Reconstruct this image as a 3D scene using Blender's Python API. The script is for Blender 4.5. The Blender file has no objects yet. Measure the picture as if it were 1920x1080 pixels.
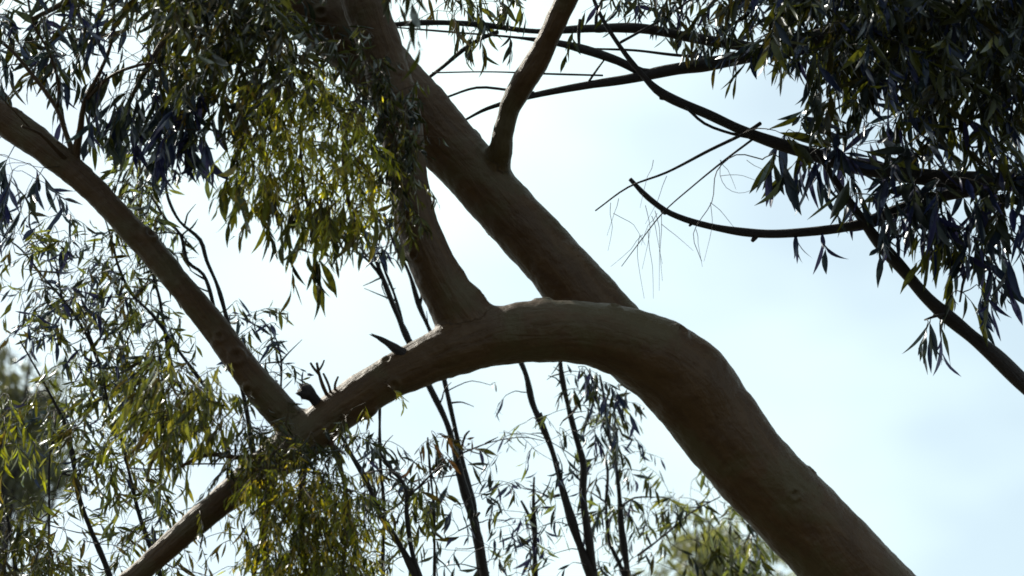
import bpy, math, random
import numpy as np
from mathutils import Vector, Matrix, Quaternion, noise
random.seed(7)
rng = np.random.default_rng(11)
S = bpy.context.scene
COL = S.collection
R = math.radians

# ------------------------------------------------------------------ camera
HFOV, PITCH = 25.0, 22.0
CAM = Vector((0, 0, 1.6))
cd = bpy.data.cameras.new('camera')
cam = bpy.data.objects.new('camera', cd)
COL.objects.link(cam)
cam.location = CAM
cam.rotation_euler = (R(90 + PITCH), 0, 0)
cd.sensor_width = 36
cd.lens = 18 / math.tan(R(HFOV / 2))
cd.clip_start, cd.clip_end = 0.1, 5000
cd.dof.use_dof = True
cd.dof.focus_distance = 8.6
cd.dof.aperture_fstop = 3.2
S.camera = cam

# ------------------------------------------------------------------ sky
SUN_EL, SUN_AZ = 44.0, -48.0          # azimuth from +Y (view direction), minus = left
world = bpy.data.worlds.new('World')
S.world = world
world.use_nodes = True
nt = world.node_tree
nt.nodes.clear()
N = nt.nodes.new
out = N('ShaderNodeOutputWorld')
bg = N('ShaderNodeBackground'); bg.inputs['Strength'].default_value = 0.106
sky = N('ShaderNodeTexSky'); sky.sky_type = 'NISHITA'; sky.sun_disc = False
sky.sun_elevation = R(SUN_EL); sky.sun_rotation = R(SUN_AZ)
sky.air_density = 1.0; sky.dust_density = 2.2; sky.ozone_density = 1.0
tc = N('ShaderNodeTexCoord')
mp = N('ShaderNodeMapping'); mp.inputs['Scale'].default_value = (1, 1, 1.8)
mp.inputs['Location'].default_value = (-2.013, -2.004, 0.523)
no = N('ShaderNodeTexNoise'); no.inputs['Scale'].default_value = 2.6
no.inputs['Detail'].default_value = 4; no.inputs['Roughness'].default_value = 0.45
rp = N('ShaderNodeValToRGB')
rp.color_ramp.elements[0].position = 0.42; rp.color_ramp.elements[0].color = (0.36, 0.36, 0.36, 1)
rp.color_ramp.elements[1].position = 0.66; rp.color_ramp.elements[1].color = (0.97, 0.97, 0.97, 1)
mx = N('ShaderNodeMix'); mx.data_type = 'RGBA'
CLOUD = (8.7, 10.5, 9.9, 1)
mx.inputs['B'].default_value = CLOUD
nt.links.new(tc.outputs['Generated'], mp.inputs['Vector'])
nt.links.new(mp.outputs['Vector'], no.inputs['Vector'])
nt.links.new(no.outputs['Fac'], rp.inputs['Fac'])
nt.links.new(rp.outputs['Color'], mx.inputs['Factor'])
nt.links.new(sky.outputs['Color'], mx.inputs['A'])
nt.links.new(mx.outputs['Result'], bg.inputs['Color'])
nt.links.new(bg.outputs['Background'], out.inputs['Surface'])

# ------------------------------------------------------------------ sun
sd = bpy.data.lights.new('sun', 'SUN')
sun = bpy.data.objects.new('sun', sd)
COL.objects.link(sun)
sd.energy = 5.0; sd.angle = R(0.5); sd.color = (1.0, 0.93, 0.80)
az, el = R(SUN_AZ), R(SUN_EL)
sdir = Vector((math.sin(az) * math.cos(el), math.cos(az) * math.cos(el), math.sin(el)))
sun.rotation_euler = sdir.to_track_quat('Z', 'Y').to_euler()
sun.location = (0, 0, 30)
S.view_settings.view_transform = 'Standard'
S.view_settings.look = 'None'
S.view_settings.gamma = 1
S.view_settings.use_curve_mapping = False
S.view_settings.exposure = 0.42
S.cycles.filter_width = 1.7

# ------------------------------------------------------------------ helpers
K = math.tan(R(HFOV / 2)) / 960.0
ROT = cam.rotation_euler.to_matrix()
def P(px, py, d):
    """point of the place seen at photo pixel (px, py), d metres in front of the lens"""
    return CAM + ROT @ Vector(((px - 960) * K * d, (540 - py) * K * d, -d))
ROTN = np.array(ROT)
def proj(p):
    q = (np.asarray(p) - np.array(CAM)) @ ROTN
    d = -q[..., 2]
    return 960 + q[..., 0] / (K * d), 540 - q[..., 1] / (K * d), d

def tag(o, label=None, cat=None, group=None, kind=None):
    if label: o['label'] = label
    if cat: o['category'] = cat
    if group: o['group'] = group
    if kind: o['kind'] = kind
    return o

def mesh_np(name, V, quads=None, tris=None, mat=None, col=None, uv=None, smooth=True):
    me = bpy.data.meshes.new(name)
    V = np.asarray(V, dtype=np.float32)
    faces, sizes = [], []
    if quads is not None and len(quads):
        q = np.asarray(quads, dtype=np.int32); faces.append(q.ravel()); sizes.append(np.full(len(q), 4))
    if tris is not None and len(tris):
        t = np.asarray(tris, dtype=np.int32); faces.append(t.ravel()); sizes.append(np.full(len(t), 3))
    idx = np.concatenate(faces); sz = np.concatenate(sizes)
    me.vertices.add(len(V)); me.vertices.foreach_set('co', V.ravel())
    me.loops.add(len(idx)); me.loops.foreach_set('vertex_index', idx)
    me.polygons.add(len(sz))
    me.polygons.foreach_set('loop_start', np.concatenate([[0], np.cumsum(sz)[:-1]]).astype(np.int32))
    me.polygons.foreach_set('use_smooth', np.full(len(sz), smooth))
    if col is not None:
        a = me.attributes.new('tint', 'FLOAT_COLOR', 'POINT')
        c = np.ones((len(V), 4), dtype=np.float32); c[:, :3] = col
        a.data.foreach_set('color', c.ravel())
    if uv is not None:
        a = me.attributes.new('barkuv', 'FLOAT_VECTOR', 'POINT')
        a.data.foreach_set('vector', np.asarray(uv, dtype=np.float32).ravel())
    me.update(calc_edges=True)
    me.validate()
    if mat: me.materials.append(mat)
    return me

def link(name, data, parent=None):
    o = bpy.data.objects.new(name, data)
    COL.objects.link(o)
    if parent: o.parent = parent
    return o

# ------------------------------------------------------------------ materials
def bark_mat(name, c1, c2, c3, streak=9.0, bump=0.7):
    m = bpy.data.materials.new(name); m.use_nodes = True
    t = m.node_tree; b = t.nodes['Principled BSDF']
    b.inputs['Roughness'].default_value = 0.55
    b.inputs['Specular IOR Level'].default_value = 0.22
    at = t.nodes.new('ShaderNodeAttribute'); at.attribute_name = 'barkuv'
    m1 = t.nodes.new('ShaderNodeMapping'); m1.inputs['Scale'].default_value = (1, 1, 0.45)
    n1 = t.nodes.new('ShaderNodeTexNoise'); n1.inputs['Scale'].default_value = streak
    n1.inputs['Detail'].default_value = 7; n1.inputs['Roughness'].default_value = 0.6
    n1.inputs['Distortion'].default_value = 0.6
    o = t.nodes.new('ShaderNodeTexCoord')
    n2 = t.nodes.new('ShaderNodeTexNoise'); n2.inputs['Scale'].default_value = 3.2
    n2.inputs['Detail'].default_value = 8; n2.inputs['Roughness'].default_value = 0.62
    n3 = t.nodes.new('ShaderNodeTexNoise'); n3.inputs['Scale'].default_value = 55
    n3.inputs['Detail'].default_value = 6
    r1 = t.nodes.new('ShaderNodeValToRGB')
    r1.color_ramp.elements[0].position = 0.38; r1.color_ramp.elements[0].color = (*c1, 1)
    r1.color_ramp.elements[1].position = 0.64; r1.color_ramp.elements[1].color = (*c2, 1)
    mxx = t.nodes.new('ShaderNodeMix'); mxx.data_type = 'RGBA'
    r2 = t.nodes.new('ShaderNodeMapRange'); r2.inputs['From Min'].default_value = 0.50; r2.inputs['From Max'].default_value = 0.60
    mxx.inputs['B'].default_value = (*c3, 1)
    L = t.links.new
    L(at.outputs['Vector'], m1.inputs['Vector']); L(m1.outputs['Vector'], n1.inputs['Vector'])
    L(o.outputs['Object'], n2.inputs['Vector']); L(o.outputs['Object'], n3.inputs['Vector'])
    L(n1.outputs['Fac'], r1.inputs['Fac']); L(n2.outputs['Fac'], r2.inputs['Value'])
    L(r1.outputs['Color'], mxx.inputs['A']); L(r2.outputs['Result'], mxx.inputs['Factor'])
    L(mxx.outputs['Result'], b.inputs['Base Color'])
    ad = t.nodes.new('ShaderNodeMath'); ad.operation = 'MULTIPLY_ADD'
    ad.inputs[1].default_value = 0.45
    L(n3.outputs['Fac'], ad.inputs[0]); L(n1.outputs['Fac'], ad.inputs[2])
    bp = t.nodes.new('ShaderNodeBump'); bp.inputs['Strength'].default_value = bump; bp.inputs['Distance'].default_value = 0.012
    L(ad.outputs[0], bp.inputs['Height']); L(bp.outputs['Normal'], b.inputs['Normal'])
    return m

def leaf_mat(name, trans=(2.2, 2.2, 0.8), tw=0.42, gloss=0.10, rough=0.32):
    m = bpy.data.materials.new(name); m.use_nodes = True
    t = m.node_tree; t.nodes.clear(); L = t.links.new
    o = t.nodes.new('ShaderNodeOutputMaterial')
    at = t.nodes.new('ShaderNodeAttribute'); at.attribute_name = 'tint'
    tcx = t.nodes.new('ShaderNodeTexCoord')
    nz = t.nodes.new('ShaderNodeTexNoise'); nz.inputs['Scale'].default_value = 40; nz.inputs['Detail'].default_value = 3
    mr = t.nodes.new('ShaderNodeMapRange'); mr.inputs['To Min'].default_value = 0.65; mr.inputs['To Max'].default_value = 1.35
    mu = t.nodes.new('ShaderNodeVectorMath'); mu.operation = 'SCALE'
    L(tcx.outputs['Object'], nz.inputs['Vector']); L(nz.outputs['Fac'], mr.inputs['Value'])
    L(at.outputs['Color'], mu.inputs[0]); L(mr.outputs['Result'], mu.inputs['Scale'])
    mv = t.nodes.new('ShaderNodeVectorMath'); mv.operation = 'MULTIPLY'; mv.inputs[1].default_value = trans
    L(mu.outputs['Vector'], mv.inputs[0])
    di = t.nodes.new('ShaderNodeBsdfDiffuse'); tr = t.nodes.new('ShaderNodeBsdfTranslucent')
    L(mu.outputs['Vector'], di.inputs['Color']); L(mv.outputs['Vector'], tr.inputs['Color'])
    m1 = t.nodes.new('ShaderNodeMixShader'); m1.inputs[0].default_value = tw
    L(di.outputs[0], m1.inputs[1]); L(tr.outputs[0], m1.inputs[2])
    gl = t.nodes.new('ShaderNodeBsdfGlossy'); gl.inputs['Roughness'].default_value = rough
    gl.inputs['Color'].default_value = (0.85, 0.9, 0.95, 1)
    lw = t.nodes.new('ShaderNodeLayerWeight'); lw.inputs['Blend'].default_value = 0.25
    ma = t.nodes.new('ShaderNodeMath'); ma.operation = 'MULTIPLY_ADD'; ma.inputs[1].default_value = 0.09; ma.inputs[2].default_value = gloss * 0.12
    L(lw.outputs['Fresnel'], ma.inputs[0])
    m2 = t.nodes.new('ShaderNodeMixShader')
    L(ma.outputs[0], m2.inputs[0]); L(m1.outputs[0], m2.inputs[1]); L(gl.outputs[0], m2.inputs[2])
    L(m2.outputs[0], o.inputs['Surface'])
    return m

BARK = bark_mat('smooth_brown_bark', (0.031, 0.0135, 0.0050), (0.047, 0.0235, 0.0095), (0.040, 0.0275, 0.0120), streak=4.0)
BARK2 = bark_mat('dark_twig_bark', (0.011, 0.009, 0.012), (0.022, 0.015, 0.016), (0.017, 0.014, 0.017), streak=10)
LEAF = leaf_mat('gum_leaf')
LEAF_THIN = leaf_mat('thin_young_leaf', trans=(5.6, 5.4, 0.8), tw=0.6)

# leaf colours
DARK = [(0.009, 0.011, 0.004), (0.014, 0.015, 0.004), (0.007, 0.009, 0.009), (0.017, 0.014, 0.005)]  # olive leaf darkened to paint in the shade inside the crowns
BLUE = [(0.008, 0.012, 0.056), (0.009, 0.014, 0.036), (0.010, 0.013, 0.018), (0.010, 0.010, 0.062)]  # bluish leaf pushed to navy, imitating lens fringing on shaded leaves
GOLD = [(0.130, 0.132, 0.022), (0.160, 0.145, 0.030), (0.080, 0.086, 0.018), (0.050, 0.058, 0.018), (0.105, 0.086, 0.024)]  # yellow-green leaf brightened to paint in the sunlit glow
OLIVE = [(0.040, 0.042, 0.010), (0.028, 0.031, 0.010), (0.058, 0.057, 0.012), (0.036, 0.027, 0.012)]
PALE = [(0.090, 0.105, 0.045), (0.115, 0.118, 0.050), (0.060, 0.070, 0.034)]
RED = [(0.040, 0.020, 0.016)]

# ------------------------------------------------------------------ tubes
def catmull(pts, rad, step):
    n = len(pts)
    Pn = [pts[0] * 2 - pts[1]] + list(pts) + [pts[-1] * 2 - pts[-2]]
    op, orr = [], []
    for i in range(n - 1):
        p0, p1, p2, p3 = Pn[i], Pn[i + 1], Pn[i + 2], Pn[i + 3]
        l0, l1, l2 = max((p1 - p0).length, 1e-6), max((p2 - p1).length, 1e-6), max((p3 - p2).length, 1e-6)
        m1 = (p2 - p0) / (l0 + l1) * l1; m2 = (p3 - p1) / (l1 + l2) * l1
        k = max(2, int(l1 / step))
        for j in range(k):
            t = j / k
            s = t * t * (3 - 2 * t)
            op.append(p1 * (1 - s) + p2 * s + m1 * (t ** 3 - 2 * t * t + t) + m2 * (t ** 3 - t * t))
            orr.append(rad[i] * (1 - s) + rad[i + 1] * s)
    op.append(pts[-1]); orr.append(rad[-1])
    return op, orr

def tube(pts, rad, seg=8, step=0.05, rough=0.0, lump=0.0, seed=0.0, blunt=False, frames=None, lf=3.1, jag=0.0):
    pts, rad = catmull(pts, rad, step)
    n = len(pts)
    V, Q, T, UV = [], [], [], []
    tan = []
    for i in range(n):
        tan.append((pts[min(i + 1, n - 1)] - pts[max(i - 1, 0)]).normalized())
    a = tan[0].orthogonal().normalized()
    ln = 0.0
    for i in range(n):
        if i:
            ln += (pts[i] - pts[i - 1]).length
            a = (a - tan[i] * a.dot(tan[i])).normalized()
        b = tan[i].cross(a)
        if frames is not None: frames.append((a.copy(), b.copy(), ln))
        rr = rad[i]
        if lump:
            rr *= 1 + lump * noise.noise(Vector((ln * lf, seed, 1.7)))
        for k in range(seg):
            th = 2 * math.pi * k / seg
            d = a * math.cos(th) + b * math.sin(th)
            r = rr
            if rough:
                q = pts[i] + d * rr
                r = rr * (1 + rough * noise.noise(q * 2.6 + Vector((seed, 0, 0))) + rough * 0.45 * noise.noise(q * 9.0))
            q = pts[i] + d * r
            if jag and i >= n - 2: q = q + tan[i] * random.uniform(-1, 1) * jag
            V.append(q)
            UV.append((math.cos(th) * 0.8, math.sin(th) * 0.8, ln * 3 + seed * 7))
    for i in range(n - 1):
        for k in range(seg):
            k2 = (k + 1) % seg
            Q.append((i * seg + k, i * seg + k2, (i + 1) * seg + k2, (i + 1) * seg + k))
    for e, s in ((0, -1), (n - 1, 1)):
        c = len(V)
        V.append(pts[e] + tan[e] * s * rad[e] * (0.35 if not blunt else 0.02)); UV.append((0, 0, ln * 3 if s > 0 else 0))
        for k in range(seg):
            k2 = (k + 1) % seg
            T.append((e * seg + k, e * seg + k2, c) if s > 0 else (e * seg + k2, e * seg + k, c))
    return np.array([tuple(v) for v in V]), np.array(Q), np.array(T), np.array(UV), pts, rad

# ------------------------------------------------------------------ leaves
def leaf_shape(curve, droop, fold, wid, peak, twist=0.0):
    """unit-long falcate leaf along +X, stalk at origin, blade in XY"""
    n = 7
    V = []
    for i in range(n):
        t = i / (n - 1)
        x = t * (1 - 0.12 * abs(curve)) 
        y = curve * (t * t) * 0.34
        z = -droop * t * t * 0.35
        if t < 0.12: w = 0.006
        else:
            u = (t - 0.08) / 0.92
            w = wid * (math.sin(math.pi * u ** peak) ** 0.85) * 0.5 if 0 < u < 1 else 0.002
        w = max(w, 0.003)
        ct, st = math.cos(twist * t), math.sin(twist * t)
        for sgn in (-1, 0, 1):
            dy, dz = sgn * w, (fold * w if sgn else 0)
            V.append((x, y + dy * ct - dz * st, z + dy * st + dz * ct))
    Q = []
    for i in range(n - 1):
        a = i * 3
        Q += [(a, a + 3, a + 4, a + 1), (a + 1, a + 4, a + 5, a + 2)]
    return np.array(V), np.array(Q)
SHAPES = []
_r = random.Random(3)
for i in range(12):
    SHAPES.append(leaf_shape(_r.uniform(-1.1, 1.1), _r.uniform(-0.7, 1.0), _r.uniform(0.1, 0.7), _r.uniform(0.13, 0.21), _r.uniform(0.70, 0.9), _r.uniform(-1.6, 1.6)))
LQ = SHAPES[0][1]
LEAF_MESH = {}
def leaf_mesh(var, mat, col):
    k = (var, mat.name, col)
    if k not in LEAF_MESH:
        V, Q = SHAPES[var]
        LEAF_MESH[k] = mesh_np('leaf', V, Q, None, mat, np.array(col)[None, :].repeat(len(V), 0))
    return LEAF_MESH[k]

UP = Vector((0, 0, 1))
def rvec():
    while True:
        v = Vector((random.uniform(-1, 1), random.uniform(-1, 1), random.uniform(-1, 1)))
        if 0.05 < v.length < 1: return v.normalized()

class Tree:
    def __init__(self, name, label, base, cat='tree', bark=BARK, leaf=LEAF, pal=DARK, seed=1.0, group=None, single=300):
        self.root = link(name, None)
        self.root.location = base
        tag(self.root, label, cat, group)
        self.inv = Vector(base)
        self.bark, self.leafm, self.pal, self.seed = bark, leaf, pal, seed
        self.nodes, self.nr = [], []
        self.tw = []               # small twigs: (V,Q,T,UV, visible size)
        self.leaves = []           # (matrix, var, col, mat)
        self.single = single
        self.fused = []
    def _obj(self, name, V, Q, T, UV, mat):
        V = V - np.array(self.inv)
        return link(name, mesh_np(name, V, Q, T, mat, None, UV), self.root)
    def limb(self, pts, name='branch', mat=None, seg=24, step=0.03, rough=0.06, lump=0.05, blunt=False, kids=True, jit=0.0, fuse=False, lf=3.1, jag=0.0):
        pp, rr = [], []
        for q in pts:
            if isinstance(q[0], Vector): pp.append(q[0]); rr.append(q[1])
            else:
                px, py, w, d = q
                pp.append(P(px, py, d)); rr.append(w * 0.5 * K * d)
        if jit:
            pp = [p + Vector((noise.noise(p * 5), noise.noise(p * 5 + UP * 9), noise.noise(p * 5 - UP * 7))) * jit for p in pp]
        self.seed += 1.37
        fr = []
        V, Q, T, UV, sp, sr = tube(pp, rr, seg, step, rough, lump, self.seed, blunt, fr, lf, jag)
        if fuse:
            self.fused.append((name, V, Q, T, sp, sr, fr)); o = None
        else: o = self._obj(name, V, Q, T, UV, mat or self.bark)
        if kids:
            self.nodes += sp[::2]; self.nr += sr[::2]
        return o
    def fuse(self, voxel=0.0075, rounds=38):
        """grow the collected limbs together into one skin with soft crotches, then cut it into its parts"""
        Vs, Qs, Ts, o = [], [], [], 0
        for (_, V, Q, T, *_r2) in self.fused:
            Vs.append(V); Qs.append(Q + o); Ts.append(T + o); o += len(V)
        tmp = bpy.data.objects.new('tmp', mesh_np('tmp', np.concatenate(Vs), np.concatenate(Qs), np.concatenate(Ts)))
        COL.objects.link(tmp)
        md = tmp.modifiers.new('r', 'REMESH'); md.mode = 'VOXEL'; md.voxel_size = voxel; md.adaptivity = 0
        dg = bpy.context.evaluated_depsgraph_get()
        me = bpy.data.meshes.new_from_object(tmp.evaluated_get(dg))
        n = len(me.vertices); V = np.empty(n * 3); me.vertices.foreach_get('co', V); V = V.reshape(-1, 3)
        E = np.empty(len(me.edges) * 2, dtype=np.int32); me.edges.foreach_get('vertices', E); E = E.reshape(-1, 2)
        F = np.empty(len(me.loops), dtype=np.int32); me.loops.foreach_get('vertex_index', F)
        F = F.reshape(-1, 4)
        bpy.data.objects.remove(tmp)
        best = np.full((len(self.fused), n), 99.0); bi = np.zeros((len(self.fused), n), dtype=np.int32)
        for k, (_, _, _, _, sp, sr, fr) in enumerate(self.fused):
            C = np.array([tuple(p) for p in sp])[::3]; Rr = np.array(sr)[::3]
            for a in range(0, n, 20000):
                d = np.sqrt(((V[a:a + 20000, None, :] - C[None]) ** 2).sum(2)) / Rr[None]
                j = d.argmin(1); best[k, a:a + 20000] = d[np.arange(len(j)), j]; bi[k, a:a + 20000] = j * 3
        own = best.argmin(0); srt = np.sort(best, axis=0)
        w = np.clip((1.75 - srt[1]) / 0.35, 0, 1)
        w = np.maximum(w, 0.12)
        deg = np.bincount(E.ravel(), minlength=n).astype(float)
        for it in range(rounds):
            ww = w if it > 2 else np.maximum(w, 0.5)
            if it > 2: ww = np.where(w > 0.13, w, 0)
            A = np.stack([np.bincount(E[:, 0], V[E[:, 1], c], n) + np.bincount(E[:, 1], V[E[:, 0], c], n) for c in range(3)], 1) / deg[:, None]
            V = V + (A - V) * (ww * 0.6)[:, None]
        UV = np.zeros((n, 3))
        for k, (_, _, _, _, sp, sr, fr) in enumerate(self.fused):
            m = own == k; j = np.minimum(bi[k][m], len(sp) - 1)
            C = np.array([tuple(p) for p in sp])[j]; fa = np.array([tuple(f[0]) for f in fr])[j]; fb = np.array([tuple(f[1]) for f in fr])[j]; ln = np.array([f[2] for f in fr])[j]
            ft = np.cross(fa, fb)
            d = V[m] - C; x = (d * fa).sum(1); y = (d * fb).sum(1); h = np.hypot(x, y) + 1e-6
            UV[m] = np.stack([x / h * 0.8, y / h * 0.8, (ln + (d * ft).sum(1)) * 3 + k * 5], 1)
        fn = np.cross(V[F[:, 2]] - V[F[:, 0]], V[F[:, 3]] - V[F[:, 1]])
        VN = np.stack([sum(np.bincount(F[:, q], fn[:, c], n) for q in range(4)) for c in range(3)], 1)
        VN /= np.linalg.norm(VN, axis=1)[:, None] + 1e-12
        # bark relief: slow swellings, small flakes, and ringed knots where old twigs fell off
        dsp = np.array([0.007 * noise.noise(Vector(p) * 4.5) + 0.0035 * noise.noise(Vector(p) * 14) + 0.002 * noise.noise(Vector(p) * 38) for p in V])
        rk = np.random.default_rng(5)
        for i in rk.choice(n, 90, replace=False):
            rr_ = rk.uniform(0.012, 0.030); d = np.linalg.norm(V - V[i], axis=1) / rr_
            m = d < 2
            dsp[m] += rr_ * 0.28 * (np.exp(-((d[m] - 0.8) / 0.35) ** 2) - 0.7 * np.exp(-(d[m] / 0.4) ** 2))
        V = V + VN * dsp[:, None]
        fn = np.cross(V[F[:, 2]] - V[F[:, 0]], V[F[:, 3]] - V[F[:, 1]])
        VN = np.stack([sum(np.bincount(F[:, q], fn[:, c], n) for q in range(4)) for c in range(3)], 1)
        VN /= np.linalg.norm(VN, axis=1)[:, None] + 1e-12
        fo = own[F[:, 0]]
        for k, item in enumerate(self.fused):
            f = F[fo == k]
            if not len(f): continue
            u, inv = np.unique(f, return_inverse=True)
            ob = self._obj(item[0], V[u], inv.reshape(-1, 4), None, UV[u], self.bark)
            ob.data.normals_split_custom_set_from_vertices([tuple(x) for x in VN[u]])
    def stem(self, pts, **kw):
        kw = dict(dict(name='stem', seg=9, step=0.025, rough=0.10, lump=0.38, jit=0.022, lf=11), **kw)
        o = self.limb(pts, **kw)
        sp = self.nodes[-30:]
        for _ in range(5):       # short side shoots and bud stubs
            i = random.randrange(2, max(3, len(sp) - 1)); i = min(i, len(sp) - 1)
            L = random.uniform(0.03, 0.16)
            self.twig(sp[i], sp[i] + (rvec() + UP * 0.5).normalized() * L, 0.005, 0.0015, 0.1, addnodes=False)
        return o
    def knobs(self, pts, n=5, size=1.5):
        pass
    def twig(self, a, b, r0, r1, bend=0.12, addnodes=True):
        L = (b - a).length
        if L < 0.01: return [a, b]
        m = (a + b) / 2 + rvec() * L * bend + UP * L * bend * 0.6
        q = a.lerp(m, 0.5) + rvec() * L * bend * 0.3
        V, Q, T, UV, sp, sr = tube([a, q, m, b], [r0, r0 * 0.8 + r1 * 0.2, (r0 + r1) / 2, r1], 5, max(0.04, L / 8), 0, 0.15, self.seed)
        self.tw.append((V, Q, T, UV, L * (r0 + r1)))
        if addnodes:
            self.nodes += sp[1:]; self.nr += sr[1:]
        return sp
    def leaf(self, p, d, size, col=None, mat=None, wide=1.0):
        d = d.normalized()
        nrm = rvec(); nrm = Vector((nrm.x, nrm.y, nrm.z * 0.6))
        y = nrm.cross(d)
        if y.length < 1e-3: y = d.orthogonal()
        y.normalize(); z = d.cross(y)
        M = Matrix(((d.x, y.x, z.x, p.x), (d.y, y.y, z.y, p.y), (d.z, y.z, z.z, p.z), (0, 0, 0, 1)))
        M = M @ Matrix.Diagonal((size, size * wide, size, 1))
        self.leaves.append((M, random.randrange(12), col or random.choice(self.pal), mat or self.leafm))
    def spray(self, p, d, L, n, size, droop=0.6, pal=None, mat=None, wide=1.0, hang=0.8, r=0.0016):
        pal = pal or self.pal
        c = random.choice(pal)
        pts = [p]; dd = d.normalized()
        k = 4
        for i in range(k):
            dd = (dd - UP * droop * 0.25 + rvec() * 0.16).normalized()
            pts.append(pts[-1] + dd * L / k)
        V, Q, T, UV, sp, sr = tube(pts, [r, r, r * 0.8, r * 0.6, r * 0.4], 4, L / 5, 0, 0, self.seed)
        self.tw.append((V, Q, T, UV, 0))
        for i in range(n):
            t = (i + 0.6 * random.random()) / n
            f = (0.12 + 0.88 * t) * (len(sp) - 1)
            j = min(int(f), len(sp) - 2)
            q = sp[j].lerp(sp[j + 1], f - j)
            tg = (sp[j + 1] - sp[j]).normalized()
            side = tg.cross(rvec()).normalized()
            ld = (tg * random.uniform(0.2, 0.7) + side * random.uniform(0.3, 0.9) - UP * hang * random.uniform(0.4, 1.3))
            cc = c if random.random() < 0.6 else random.choice(pal)
            f2 = random.uniform(0.75, 1.25)
            cc = tuple(x * f2 for x in cc)
            self.leaf(q, ld, size * random.uniform(0.5, 1.3) * (1 - 0.25 * t), cc, mat, wide)
    def fill(self, poly, dr, n, nl=9, size=0.11, L=0.28, clusters=0, pal=None, mat=None, down=0.3, hang=0.8, sig=45, wide=1.0, droop=0.6, r=0.003, maxr=1.0):
        """grow n leafy twigs inside the outline poly (photo pixels) between two distances, each joined to the nearest wood"""
        poly = [Vector(p) for p in poly]
        xs = [p.x for p in poly]; ys = [p.y for p in poly]
        def inside(x, y):
            c = False; j = len(poly) - 1
            for i in range(len(poly)):
                a, b = poly[i], poly[j]
                if (a.y > y) != (b.y > y) and x < (b.x - a.x) * (y - a.y) / (b.y - a.y) + a.x: c = not c
                j = i
            return c
        def samp():
            while True:
                x, y = random.uniform(min(xs), max(xs)), random.uniform(min(ys), max(ys))
                if inside(x, y): return x, y
        cl = [(*samp(), random.uniform(*dr)) for _ in range(clusters)]
        Q = []
        for i in range(n):
            if cl:
                for _ in range(20):
                    cx, cy, cdp = random.choice(cl)
                    x, y = random.gauss(cx, sig), random.gauss(cy, sig * 0.8)
                    if inside(x, y): break
                dd = min(max(random.gauss(cdp, 0.25), dr[0]), dr[1])
            else:
                x, y = samp(); dd = random.uniform(*dr)
            Q.append(P(x, y, dd))
        N0 = np.array([tuple(v) for v in self.nodes])
        D = [np.min(np.linalg.norm(N0 - np.array(q), axis=1)) for q in Q]
        for i in np.argsort(D):
            q = Q[i]
            NN = np.array([tuple(v) for v in self.nodes])
            dv = np.linalg.norm(NN - np.array(q), axis=1) 
            j = int(np.argmin(dv + 0.15 * (NN[:, 2] > q.z + 0.05)))
            a = self.nodes[j]
            dl = (q - a)
            if 0.03 < dl.length < maxr:
                r0 = min(self.nr[j] * 0.7, r + 0.002 * dl.length)
                sp = self.twig(a, q, r0, max(0.0014, r0 * 0.55))
                dirn = (sp[-1] - sp[-2]).normalized()
            else: dirn = rvec()
            dirn = dirn + rvec() * 0.7 - UP * down
            self.spray(q, dirn, L * random.uniform(0.6, 1.3), max(3, int(nl * random.uniform(0.7, 1.3))), size, droop, pal, mat, wide, hang)
    def along(self, pts, n, dirpx=(0, 1), nl=5, size=0.12, L=0.2, jitter=10, pal=None, mat=None, hang=1.0, wide=1.0):
        """leafy twigs starting at given photo pixels"""
        for (x, y, d) in pts:
            for _ in range(n):
                p = P(x + random.gauss(0, jitter), y + random.gauss(0, jitter), d + random.gauss(0, 0.08))
                q = P(x + dirpx[0] * 60, y + dirpx[1] * 60, d) - P(x, y, d)
                NN = np.array([tuple(v) for v in self.nodes]); j = int(np.argmin(np.linalg.norm(NN - np.array(p), axis=1)))
                if (p - self.nodes[j]).length > 0.02:
                    self.twig(self.nodes[j], p, 0.003, 0.0016)
                self.spray(p, q.normalized() + rvec() * 0.4, L * random.uniform(0.7, 1.2), nl, size, 0.5, pal, mat, wide, hang)
    def finish(self):
        # twigs: the ones that show largest are parts, the rest one part
        tw = sorted(self.tw, key=lambda t: -t[4])
        big = [t for t in tw[:60] if t[4] > 0.0012]
        for t in big: self._obj('twig', t[0], t[1], t[2], t[3], self.bark)
        rest = tw[len(big):]
        if rest:
            V, Q, T, UV, o = [], [], [], [], 0
            for t in rest:
                V.append(t[0]); Q.append(t[1] + o); T.append(t[2] + o); UV.append(t[3]); o += len(t[0])
            ob = self._obj('twigs', np.concatenate(V), np.concatenate(Q), np.concatenate(T), np.concatenate(UV), self.bark)
            ob['kind'] = 'stuff'
        # leaves
        if not self.leaves: return
        pos = np.array([tuple(m.translation) for m, *_ in self.leaves])
        ex = np.array([tuple(m.col[0][:3]) for m, *_ in self.leaves])
        zz = np.array([tuple(m.col[2][:3]) for m, *_ in self.leaves])
        x0, y0, d0 = proj(pos); x1, y1, d1 = proj(pos + ex)
        xm, ym = (x0 + x1) / 2, (y0 + y1) / 2
        ln = np.hypot(x1 - x0, y1 - y0)
        view = (pos - np.array(CAM)); view /= np.linalg.norm(view, axis=1)[:, None]
        zn = zz / np.linalg.norm(zz, axis=1)[:, None]
        sc = ln * ln * (0.15 + np.abs((view * zn).sum(1)))
        sc *= np.where((xm > 0) & (xm < 1920) & (ym > 0) & (ym < 1080), 1, 0)
        sc *= 1 + 2.0 * (np.median(d0) - d0) / 2
        order = np.argsort(-sc)
        pick = set(int(i) for i in order[:self.single] if sc[i] > 60)
        inv = Matrix.Translation(-self.inv)
        groups = {}
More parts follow.
